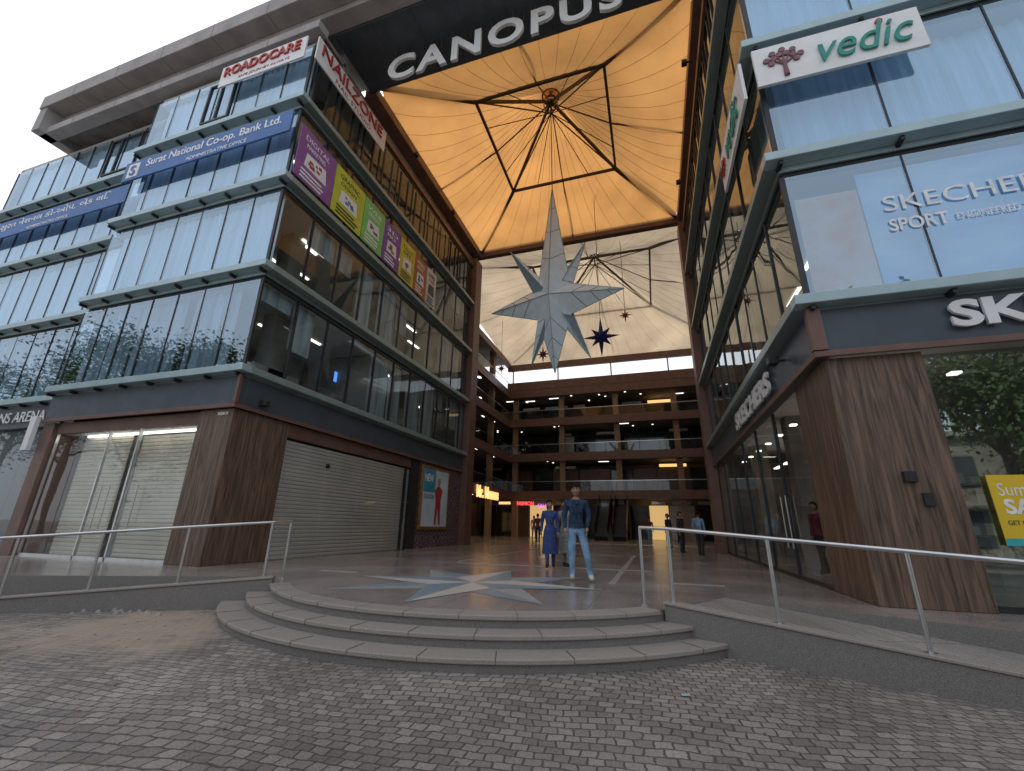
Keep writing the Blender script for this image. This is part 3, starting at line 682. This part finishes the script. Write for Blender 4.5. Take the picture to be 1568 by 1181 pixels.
for i,(c,w,t) in enumerate(bc):
    s=group('advertising_banner')
    mt=M('banner_%d'%i,c,.55,0,.12,1.5); mw=m_txt if sum(c)<1.0 else m_dark
    panel((-9.34,y+.02,11.16),Y,Z,w-.04,1.85,mt,s,'sheet',.02)
    a,b_=t.split('\n')
    text(a,(-9.34,y+w*.15,12.62),Y,Z,w*.65,.18,mw,s,'title',.006,.0); text(b_,(-9.34,y+w*.2,12.38),Y,Z,w*.5,.15,mw,s,'title_b',.006)
    cy_,cz=y+w*.5,11.98
    bb=Bx(); iw=w*.3
    bb.poly([(-9.332,cy_-iw,cz-.27),(-9.332,cy_+iw,cz-.27),(-9.332,cy_+iw*.8,cz+.27),(-9.332,cy_-iw*.9,cz+.22)]); bb.obj('picture',m_white if i!=6 else m_dark,s)
    bb=Bx()
    for q in range(6):
        yy=cy_+random.uniform(-iw*.7,iw*.3); zz=cz+random.uniform(-.2,.08); bb.poly([(-9.328+q*.0006,yy,zz),(-9.328+q*.0006,yy+random.uniform(.08,.22),zz),(-9.328+q*.0006,yy+random.uniform(.08,.2),zz+random.uniform(.05,.14)),(-9.328+q*.0006,yy,zz+.1)])
    bb.obj('picture_detail',[m_redt,m_blue,m_slate,m_brown][i%4],s)
    bb=Bx()
    for k in range(3): bb.box(-9.335,-9.328,y+w*.15,y+w*random.uniform(.6,.88),11.25+k*.13,11.31+k*.13)
    bb.obj('text_rows',mw,s); y+=w
m_green=M('text_green',(.01,.25,.20),.5)
s=group('restaurant_signboard'); panel((2.62,7.40,9.68),X,Z,2.75,.98,m_white,s,'board',.06)
text('vedic',(3.72,7.38,9.88),X,Z,1.5,.64,m_green,s,'name',.03,.0,shear=.35)
bb=Bx(); bb.cyl((3.13,7.38,9.78),(3.13,7.38,10.2),.05,.03,8)
for k in range(5):
    a=math.radians(30+k*30); bb.cyl((3.13,7.38,10.08),(3.13+.26*math.cos(a),7.38,10.12+.28*math.sin(a)),.022,.012,6)
for k in range(11):
    a=math.radians(5+k*17); r_=.22+.1*(k%2); cx_,cz=3.13+r_*math.cos(a),10.14+r_*math.sin(a)
    bb.cyl((cx_,7.395,cz),(cx_,7.365,cz),.062,n=8)
bb.obj('tree_logo',M('logo_brown',(.20,.08,.10),.5),s)
bb=Bx(); bb.cyl((4.75,7.395,10.52),(4.75,7.36,10.52),.06,n=14); bb.obj('red_dot',m_red,s)
s=group('restaurant_signboard'); panel((2.40,10.3,9.68),-Y,Z,2.7,.98,m_white,s,'board',.06)
text('vedic',(2.38,9.4,9.88),-Y,Z,1.4,.62,m_green,s,'name',.03,.0,shear=.35); text('*',(2.38,10.2,9.9),-Y,Z,.5,.5,m_redt,s,'logo',.03,.03)
s=group('shoe_store_sign'); text('SKECHERS',(4.5,7.62,4.30),X,Z,3.8,.44,m_white,s,'letters',.05,.035)
s=group('shoe_store_sign'); text('SKECHERS',(2.66,14.6,4.26),-Y,Z,4.3,.50,m_white,s,'letters',.05,.035)
s=group('window_lettering'); text('SKECHERS',(4.15,7.675,6.55),X,Z,2.3,.30,m_txt,s,'line_a',.004,0); text('SPORT',(4.15,7.675,6.15),X,Z,.8,.24,m_txt,s,'line_b',.004,.02)
text('ENGINEERED TO ENERGIZE',(5.05,7.675,6.2),X,Z,1.7,.12,m_txt,s,'line_c',.004)
m_yel=M('poster_yellow',(.80,.55,.03),.5,0,.04,2); m_cy=M('poster_cyan',(.05,.45,.5),.5)
s=group('sale_poster'); panel((4.42,7.78,1.22),X,Z,1.0,.92,m_yel,s,'sheet',.015); text('Summer',(4.5,7.78,1.86),X,Z,.6,.17,m_txt,s,'title',.004); text('SALE',(4.52,7.78,1.62),X,Z,.55,.2,m_txt,s,'title_b',.004,.03)
text('GET FLAT 30% OFF',(4.5,7.78,1.48),X,Z,.6,.06,m_dark,s,'line',.004); panel((4.42,7.775,1.22),X,Z,1.0,.09,m_cy,s,'wave',.002)
s=group('fashion_poster'); panel((-9.60,17.15,1.15),Y,Z,2.7,2.75,M('gold_frame',(.45,.25,.06),.3,.6),s,'frame',.08,.01)
panel((-9.585,17.28,1.28),Y,Z,2.44,2.49,M('poster_paleblue',(.55,.70,.80),.4,0,.15,1),s,'sheet',.01)
panel((-9.58,17.28,2.75),Y,Z,1.1,1.02,M('poster_teal',(.05,.30,.50),.4),s,'block',.004); text('NEW',(-9.578,17.38,3.2),Y,Z,.8,.35,m_txt,s,'title',.004,.02)
text('SEASON',(-9.578,17.4,2.45),Y,Z,.9,.2,m_blue,s,'title_b',.004)
bb=Bx()
F=lambda pts:[(-9.574,18.75+a,b_) for a,b_ in pts]
bb.poly(F([(-.3,1.35),(-.12,1.35),(-.02,2.1),(.12,1.35),(.3,1.35),(.25,2.4),(.38,2.9),(.1,3.05),(-.15,3.05),(-.38,2.85),(-.25,2.4)]))
bb.obj('figure_clothes',m_redt,s); bb=Bx(); bb.poly([(-9.570,18.74+.15*math.cos(k*math.pi/6),3.25+.19*math.sin(k*math.pi/6)) for k in range(12)]); bb.obj('figure_head',M('poster_skin',(.45,.27,.19),.5),s)
s=group('shop_signboard'); text('REEBOK',(-10.15,7.70,3.85),X,Z,.35,.08,m_txt,s,'letters',.01)
s=group('shop_signboard'); text('TRANS ARENA',(-21.6,8.2,4.3),X,Z,3.4,.35,m_txt,s,'letters',.02)
Bx().box(-17.3,-17.05,7.5,7.62,3.2,4.2).obj('small_signboard',m_white,None,.01)
Bx().box(-11.5,-11.48,13.0,13.6,6.6,7.0).obj('wall_screen',m_lampB,LB)
for (x,y,z,sx) in ((-9.2,13.5,17.6,1),(-9.2,17.5,17.6,1),(2.3,12.5,17.4,-1),(2.3,18,17.0,-1),(-9.5,8.4,4.3,1),(2.5,9.3,4.6,-1)):
    gp=group('floodlight'); b=Bx(); b.box(x-.09,x+.09,y-.1,y+.1,z-.08,z+.08); b.obj('housing',m_dark,gp,.02)
    b=Bx(); b.box(x-sx*.3,x,y-.02,y+.02,z-.02,z+.02); b.obj('bracket',m_dark,gp)
pb=Bx()
for k in range(16):
    x=random.uniform(-8.6,-6.6); yv=5.0+(x+8.6)*.35+random.uniform(-.25,.1); r=random.uniform(.015,.05)
    pb.cyl((x,yv,0),(x,yv,r),r,r*.5,7)
pb.obj('loose_stones',m_conc,None,.005)
Bx().poly([(.1,4.55,.01),(.17,4.57,.012),(.16,4.61,.02),(.09,4.60,.009)]).obj('paper_litter',m_curtg,None)
lv=Bx()
for k in range(150):
    x=random.uniform(-9,6); yv=random.uniform(1.2,5.2)
    if (x-C[0])**2+(yv-C[1])**2<5.1**2 or yv>6.2-.5*max(0,abs(x+3.1)-2.8): continue
    a=random.uniform(0,6.28); r=random.uniform(.012,.03); z=.008
    lv.poly([(x+r*math.cos(a),yv+r*math.sin(a),z),(x+r*.4*math.cos(a+1.6),yv+r*.4*math.sin(a+1.6),z+.006),(x-r*math.cos(a),yv-r*math.sin(a),z),(x+r*.4*math.cos(a-1.6),yv+r*.4*math.sin(a-1.6),z+.004)])
lv.obj('fallen_leaves',M('dry_leaf',(.16,.11,.05),.8,0,.4,3),None)
# ---------------------------------------------------------------- people
def skin_mesh(verts,radii,edges,roots=(0,),sub=2):
    me=bpy.data.meshes.new('sk'); me.from_pydata(verts,edges,[])
    o=bpy.data.objects.new('sk',me); COL.objects.link(o)
    o.modifiers.new('s','SKIN')
    d=me.skin_vertices[0].data
    for i,r in enumerate(radii): d[i].radius=(r,r)
    for i in range(len(verts)): d[i].use_root=i in roots
    m=o.modifiers.new('u','SUBSURF'); m.levels=sub; m.render_levels=sub
    dg=bpy.context.evaluated_depsgraph_get(); out=bpy.data.meshes.new_from_object(o.evaluated_get(dg)); bpy.data.objects.remove(o)
    for p in out.polygons: p.use_smooth=True
    return out
def seg_d(p,a,b):
    ab=b-a; t=max(0,min(1,(p-a).dot(ab)/max(ab.length_squared,1e-9))); return (p-a-ab*t).length
m_lips=M('lips',(.30,.12,.10),.5)
def person(name,loc,head,hgt,top,bottom,shoe,skin,hair,foot=((-.08,0),(.08,0)),hem=None,longhair=False,female=False,armL=(-.235,-.03,.92),armR=(.235,-.03,.92),headturn=0):
    gp=group(name); s=hgt/1.78
    sw=.165 if female else .185
    fl_,fr=foot
    V=[(0,0,.97),(0,0,1.09),(0,0,1.28),(0,0,1.40),(0,.01,1.50),(0,-.005,1.57),
       (-sw,0,1.435),((-sw-.055),.03,1.17),armL,(sw,0,1.435),((sw+.055),.03,1.17),armR,
       (-.09,0,.91),(fl_[0]*.55-.045,fl_[1]*.5-.03,.50),(fl_[0],fl_[1]+.02,.09),(fl_[0]*1.15,fl_[1]-.10,.045),
       (.09,0,.91),(fr[0]*.55+.045,fr[1]*.5-.03,.50),(fr[0],fr[1]+.02,.09),(fr[0]*1.15,fr[1]-.10,.045),
       (fl_[0],fl_[1]+.06,.045),(fr[0],fr[1]+.06,.045)]
    Rr=[.135,.118 if not female else .10,.145,.12,.06,.052,.07,.055,.037,.07,.055,.037,.10,.072,.05,.042,.10,.072,.05,.042,.04,.04]
    E=[(0,1),(1,2),(2,3),(3,4),(4,5),(3,6),(6,7),(7,8),(3,9),(9,10),(10,11),(0,12),(12,13),(13,14),(14,15),(0,16),(16,17),(17,18),(18,19),(14,20),(18,21)]
    mt=['b','t','t','t','s','t','t','t','t','t','t','b','b','b','f','b','b','b','f','f','f']
    me=skin_mesh(V,Rr,E)
    mats={'t':0,'b':1,'f':2,'s':3}
    for m in (top,bottom,shoe,skin): me.materials.append(m)
    Vv=[Vector(v) for v in V]
    for p in me.polygons:
        c=p.center
        j=min(range(len(E)),key=lambda k:seg_d(c,Vv[E[k][0]],Vv[E[k][1]])-(Rr[E[k][0]]+Rr[E[k][1]])/2)
        k=mt[j]
        if k=='b' and c.z>.96: k='t'
        if k in'bt' and c.z<.085: k='f'
        if j==4 or (j==3 and c.z>1.49): k='s'
        p.material_index=mats[k]
    for v in me.vertices:
        if v.co.z>.9 and abs(v.co.x)<.2: v.co.y*=.78
        if v.co.z<0.01: v.co.z=0.01
        v.co*=s
    o=link(bpy.data.objects.new('body',me),gp)
    bm=bmesh.new(); bmesh.ops.create_uvsphere(bm,u_segments=28,v_segments=20,radius=1)
    for v in bm.verts:
        x,y,z=v.co; w=.079;d=.098;h=.122
        if z<0: x*=1-.33*(-z)**1.4; y=y*(1-.18*(-z)) if y>0 else y
        ny=y
        if y<-.75 and abs(x)<.22 and -.38<z<.08: ny-= .20*(1-abs(x)/.22)*(.08-z)/.46
        if y<-.6 and .02<z<.2 and .18<abs(x)<.55: ny+=.07
        if y<-.6 and z<-.75: ny-=.06
        v.co=Vector((x*w,ny*d,z*h))
    hm=bpy.data.meshes.new('head'); bm.to_mesh(hm); bm.free(); hm.materials.append(skin)
    for p in hm.polygons: p.use_smooth=True
    ho=link(bpy.data.objects.new('head',hm),gp); ho.location=(0,-.015*s,1.665*s); ho.scale=(s,s,s); ho.rotation_euler=(0,0,headturn)
    bm=bmesh.new(); bmesh.ops.create_uvsphere(bm,u_segments=28,v_segments=20,radius=1)
    for v in bm.verts:
        x,y,z=v.co; k=1.10+.03*math.sin(x*19)*math.cos(y*17)
        if z<0: x*=1-.2*(-z)
        v.co=Vector((x*.079*k,y*.098*k+.006,z*.122*k+.004))
    dele=[f for f in bm.faces if (f.calc_center_median().z<.055 and f.calc_center_median().y<.0) or f.calc_center_median().z<(-.05 if not longhair else -.12)]
    bmesh.ops.delete(bm,geom=dele,context='FACES')
    if longhair:
        for v in bm.verts:
            if v.co.z<-.02 and v.co.y>0: v.co.z*=2.2; v.co.y+=.01
    hm=bpy.data.meshes.new('hair'); bm.to_mesh(hm); bm.free(); hm.materials.append(hair)
    for p in hm.polygons: p.use_smooth=True
    hh=link(bpy.data.objects.new('hair',hm),gp); hh.parent=ho
    b=Bx()
    for sx in (-1,1):
        b.cyl((sx*.03,-.086,.012),(sx*.03,-.093,.012),.011,.007,8); b.beam((sx*.015,-.094,.033),(sx*.048,-.086,.036),.006)
    b.obj('eyes_and_brows',hair,ho)
    b=Bx(); b.beam((-.024,-.086,-.058),(.024,-.086,-.058),.01,.012); b.obj('mouth',m_lips,ho)
    b=Bx()
    for sx in (-1,1): b.cyl((sx*.074,.01,-.005),(sx*.088,.018,-.002),.028,.02,10)
    b.obj('ears',skin,ho,.004,True)
    if not female:
        b=Bx(); b.beam((-.03,-.0915,-.043),(.03,-.0915,-.043),.006,.008); b.obj('moustache',hair,ho)
    for sx,wr in ((-1,armL),(1,armR)):
        hv=[(0,0,.02),(0,0,-.03),(0,0,-.075)]; hr=[.026,.032,.030]; he=[(0,1),(1,2)]; roots=[0]
        for k,(yo,ln) in enumerate(((-.03,.072),(-.01,.082),(.010,.076),(.029,.06))):
            q=len(hv); roots.append(q)
            hv+=[(0,yo*.8,-.07),(sx*-.004,yo,-.07-ln*.45),(sx*-.018,yo,-.07-ln*.8),(sx*-.036,yo,-.07-ln)]; hr+=[.0105,.010,.009,.0075]; he+=[(q,q+1),(q+1,q+2),(q+2,q+3)]
        q=len(hv); roots.append(q)
        hv+=[(0,-.018,-.02),(sx*-.008,-.05,-.045),(sx*-.014,-.06,-.078)]; hr+=[.013,.011,.009]; he+=[(q,q+1),(q+1,q+2)]
        hm=skin_mesh(hv,hr,he,roots,1); hm.materials.append(skin)
        h_=link(bpy.data.objects.new('hand',hm),gp); h_.scale=(s,s,s); h_.location=(wr[0]*s,wr[1]*s,(wr[2]-.01)*s)
    if hem:
        z0,r=hem; b=Bx(); n=32; rows=[(1.10,.125),(.97,.165),(.8,.19),(z0+.1,r*.97),(z0,r)]
        for i in range(n):
            for q in range(len(rows)-1):
                def P(ii,qq):
                    a=2*math.pi*ii/n; z_,r_=rows[qq]; r_*=1+.05*math.sin(a*7)*qq/4; return (r_*math.cos(a)*s,r_*.78*math.sin(a)*s,z_*s)
                b.poly([P(i,q),P(i+1,q),P(i+1,q+1),P(i,q+1)])
        b.obj('tunic_skirt',top,gp,0,True)
    else:
        b=Bx(); n=32
        for i in range(n):
            a0,a1=2*math.pi*i/n,2*math.pi*(i+1)/n
            f=lambda a,r,z:(r*math.cos(a)*s,r*.78*math.sin(a)*s,z*s)
            b.poly([f(a0,.158,.955),f(a1,.158,.955),f(a1,.152,1.03),f(a0,.152,1.03)])
        b.obj('jacket_hem',top,gp,0,True)
        b=Bx(); b.beam((-.012*s,-.122*s,1.0*s),(-.012*s,-.112*s,1.44*s),.03*s,.012*s)
        for sx in (-1,1):
            b.beam((sx*.05*s,-.09*s,1.47*s),(sx*.012*s,-.118*s,1.40*s),.03*s,.02*s)
            b.box(sx*.05*s,sx*.12*s,-.128*s,-.11*s,1.24*s,1.32*s)
        b.obj('jacket_placket',top,gp,.003)
    gp.location=loc; gp.rotation_euler=(0,0,head); return gp
m_skin=M('skin',(.36,.21,.145),.6,0,.06,10,spec=.3); m_hair=M('hair_black',(.012,.010,.009),.8,0,.3,40,spec=.15)
m_den=M('denim_jacket',(.03,.055,.10),.85,0,.35,14,spec=.2); m_jean=M('light_jeans',(.20,.33,.48),.8,0,.35,5,spec=.2); m_shoe=M('shoe_offwhite',(.5,.48,.44),.6)
m_kur=M('kurta_blue',(.03,.06,.20),.75,0,.45,25); m_gry=M('kurta_grey',(.24,.25,.26),.8,0,.4,30); m_dk=M('clothes_dark',(.03,.03,.035),.8); m_wht=M('clothes_white',(.5,.5,.48),.8); m_mar=M('clothes_maroon',(.18,.03,.05),.8)
person('man',(-1.48,8.85,PZ),math.radians(8),1.78,m_den,m_jean,m_shoe,m_skin,m_hair,foot=((-.10,.02),(.24,-.06)),armL=(-.215,-.08,.95),armR=(.20,-.10,.96))
person('woman',(-2.55,11.2,PZ),math.radians(10),1.62,m_kur,m_kur,m_dk,m_skin,m_hair,foot=((-.07,-.12),(.08,.12)),hem=(.36,.215),longhair=True,female=True,headturn=.4)
person('woman',(-2.25,11.7,PZ),math.radians(-10),1.64,m_gry,m_gry,m_dk,m_skin,m_hair,foot=((-.07,.1),(.08,-.1)),hem=(.36,.21),longhair=True,female=True)
for (x,y,a,t,bo) in ((-6.9,27,180,m_mar,m_dk),(-6.2,29,160,m_wht,m_dk),(1.0,20.5,60,m_dk,m_dk),(.6,24.5,-60,m_dk,m_jean),(4.2,10.6,20,m_dk,m_jean),(3.7,12.6,-70,m_mar,m_dk),(5.2,11.0,200,m_wht,m_dk),(-9.0,34,40,m_wht,m_jean),(1.6,19.2,150,m_jean,m_dk),(-.4,31,10,m_mar,m_jean),(1.5,33,30,m_wht,m_dk)):
    f_=random.uniform(-.13,.13)
    person('pedestrian',(x,y,PZ),math.radians(a),random.uniform(1.62,1.76),t,bo,m_dk,m_skin,m_hair,foot=((-.08,f_),(.08,-f_)))
# ---------------------------------------------------------------- trees and houses across the street (seen in the glass)
m_leaf=M('leaves',(.035,.07,.018),.6,0,0,.8,col2=(.10,.16,.045)); m_bark=M('bark',(.10,.075,.055),.9,0,.3,8,.5,20)
def tree(loc,h,rad,nl=420):
    gp=group('broadleaf_tree'); rng=random.Random(int(loc[0]*31)); base=Vector(loc); b=Bx(); cl=[]
    top=base+Vector((0,0,h*.6)); b.cyl(base,top,.26,.15,10)
    for k in range(12):
        a=rng.uniform(0,6.28); e=rng.uniform(.1,1.2); ln=rad*rng.uniform(.6,1.0)
        st_=base+Vector((0,0,h*rng.uniform(.28,.6))); en=st_+Vector((math.cos(a)*math.cos(e),math.sin(a)*math.cos(e),math.sin(e)*1.2))*ln
        b.cyl(st_,en,.10,.03,6)
        for q in range(3):
            e2=en+Vector((rng.uniform(-1,1),rng.uniform(-1,1),rng.uniform(-.3,1)))*rad*.4; b.cyl(en,e2,.03,.01,5); cl.append((e2,rng.uniform(.6,1.2)*rad*.32))
    b.obj('trunk_and_limbs',m_bark,gp)
    vs=[];fs=[]
    for c,r in cl:
        for q in range(nl):
            p=c+Vector((rng.gauss(0,1),rng.gauss(0,1),rng.gauss(0,.75)))*r*.62
            u=Vector((rng.uniform(-1,1),rng.uniform(-1,1),rng.uniform(-1,1))).normalized(); w=u.orthogonal().normalized(); z=rng.uniform(.08,.17)
            i=len(vs); vs+=[p-u*z,p+w*z*.5,p+u*z,p-w*z*.5]; fs.append((i,i+1,i+2,i+3))
    me=bpy.data.meshes.new('leaves'); me.from_pydata([tuple(v) for v in vs],[],fs); me.materials.append(m_leaf); link(bpy.data.objects.new('crown',me),gp)
for (x,y,h,r,nl) in ((-56,-7,15,6,300),(-45,-6,16,6,300),(-35,-5,14.5,5.4,380),(-26.5,-6,13,4.6,380),(9.3,-6,14.0,3.2,260),(15,-9,9.5,4.2,380),(23,-8,10,4.5,300)):
    tree((x,y,0),h,r,nl)
hb=group('brick_shophouse'); m_bk=brick_mat('brick_wall',(.24,.11,.07),(.32,.16,.10),(.3,.27,.24),.24,.08,.01,.85,0)
Bx().box(-34,34,-24,-16,0,6.8).obj('walls',m_bk,hb)
b=Bx(); c_=Bx()
for k in range(22):
    x=-32+k*3; b.box(x,x+1.6,-15.99,-15.9,.6,2.6); b.box(x,x+1.6,-15.99,-15.9,4.0,5.6); c_.box(x-.2,x+1.8,-15.9,-15.2,2.9,3.0)
b.obj('windows',m_slate,hb); c_.box(-34.3,34.3,-16.1,-15.6,6.8,7.1); c_.obj('canopies_and_cornice',m_conc,hb)
# ---------------------------------------------------------------- world, sun, camera
EL=math.radians(48); dirx,diry=-.6,.8
w=bpy.data.worlds.new('World'); S.world=w; w.use_nodes=True; nt=w.node_tree
sky=nt.nodes.new('ShaderNodeTexSky'); sky.sky_type='NISHITA'; sky.sun_disc=False; sky.sun_elevation=EL; sky.sun_rotation=math.atan2(dirx,diry); sky.dust_density=4; sky.air_density=1.0
hz=nt.nodes.new('ShaderNodeMix'); hz.data_type='RGBA'; hz.inputs[0].default_value=.6; hz.inputs[7].default_value=(8.6,9.0,9.5,1)
nt.links.new(sky.outputs[0],hz.inputs[6])
bg=nt.nodes['Background']; nt.links.new(hz.outputs[2],bg.inputs[0]); bg.inputs[1].default_value=.15
sl=bpy.data.lights.new('Sun','SUN'); sl.energy=3.4; sl.angle=math.radians(.5); sl.color=(1,.92,.80)
so=link(bpy.data.objects.new('sun_light',sl)); D=Vector((dirx*math.cos(EL),diry*math.cos(EL),math.sin(EL)))
so.rotation_euler=D.to_track_quat('Z','Y').to_euler(); so.location=(0,0,40)
cam=bpy.data.cameras.new('Camera'); co=link(bpy.data.objects.new('Camera',cam)); S.camera=co
th,ps,ra=math.radians(18.05),math.radians(17.9),.0173
F=Vector((-math.sin(ps)*math.cos(th),math.cos(ps)*math.cos(th),math.sin(th))); U0=Vector((math.sin(ps)*math.sin(th),-math.cos(ps)*math.sin(th),math.cos(th))); R_=Vector((math.cos(ps),math.sin(ps),0))
Rr=R_*math.cos(ra)+U0*math.sin(ra); Uu=U0*math.cos(ra)-R_*math.sin(ra)
mw=Matrix((( Rr.x,Uu.x,-F.x,0),(Rr.y,Uu.y,-F.y,0),(Rr.z,Uu.z,-F.z,1.36),(0,0,0,1))); co.matrix_world=mw
cam.sensor_width=36; cam.lens=660/1568*36; cam.clip_end=1000; cam.clip_start=.05
S.view_settings.view_transform='Standard'; S.view_settings.look='None'; S.view_settings.exposure=0
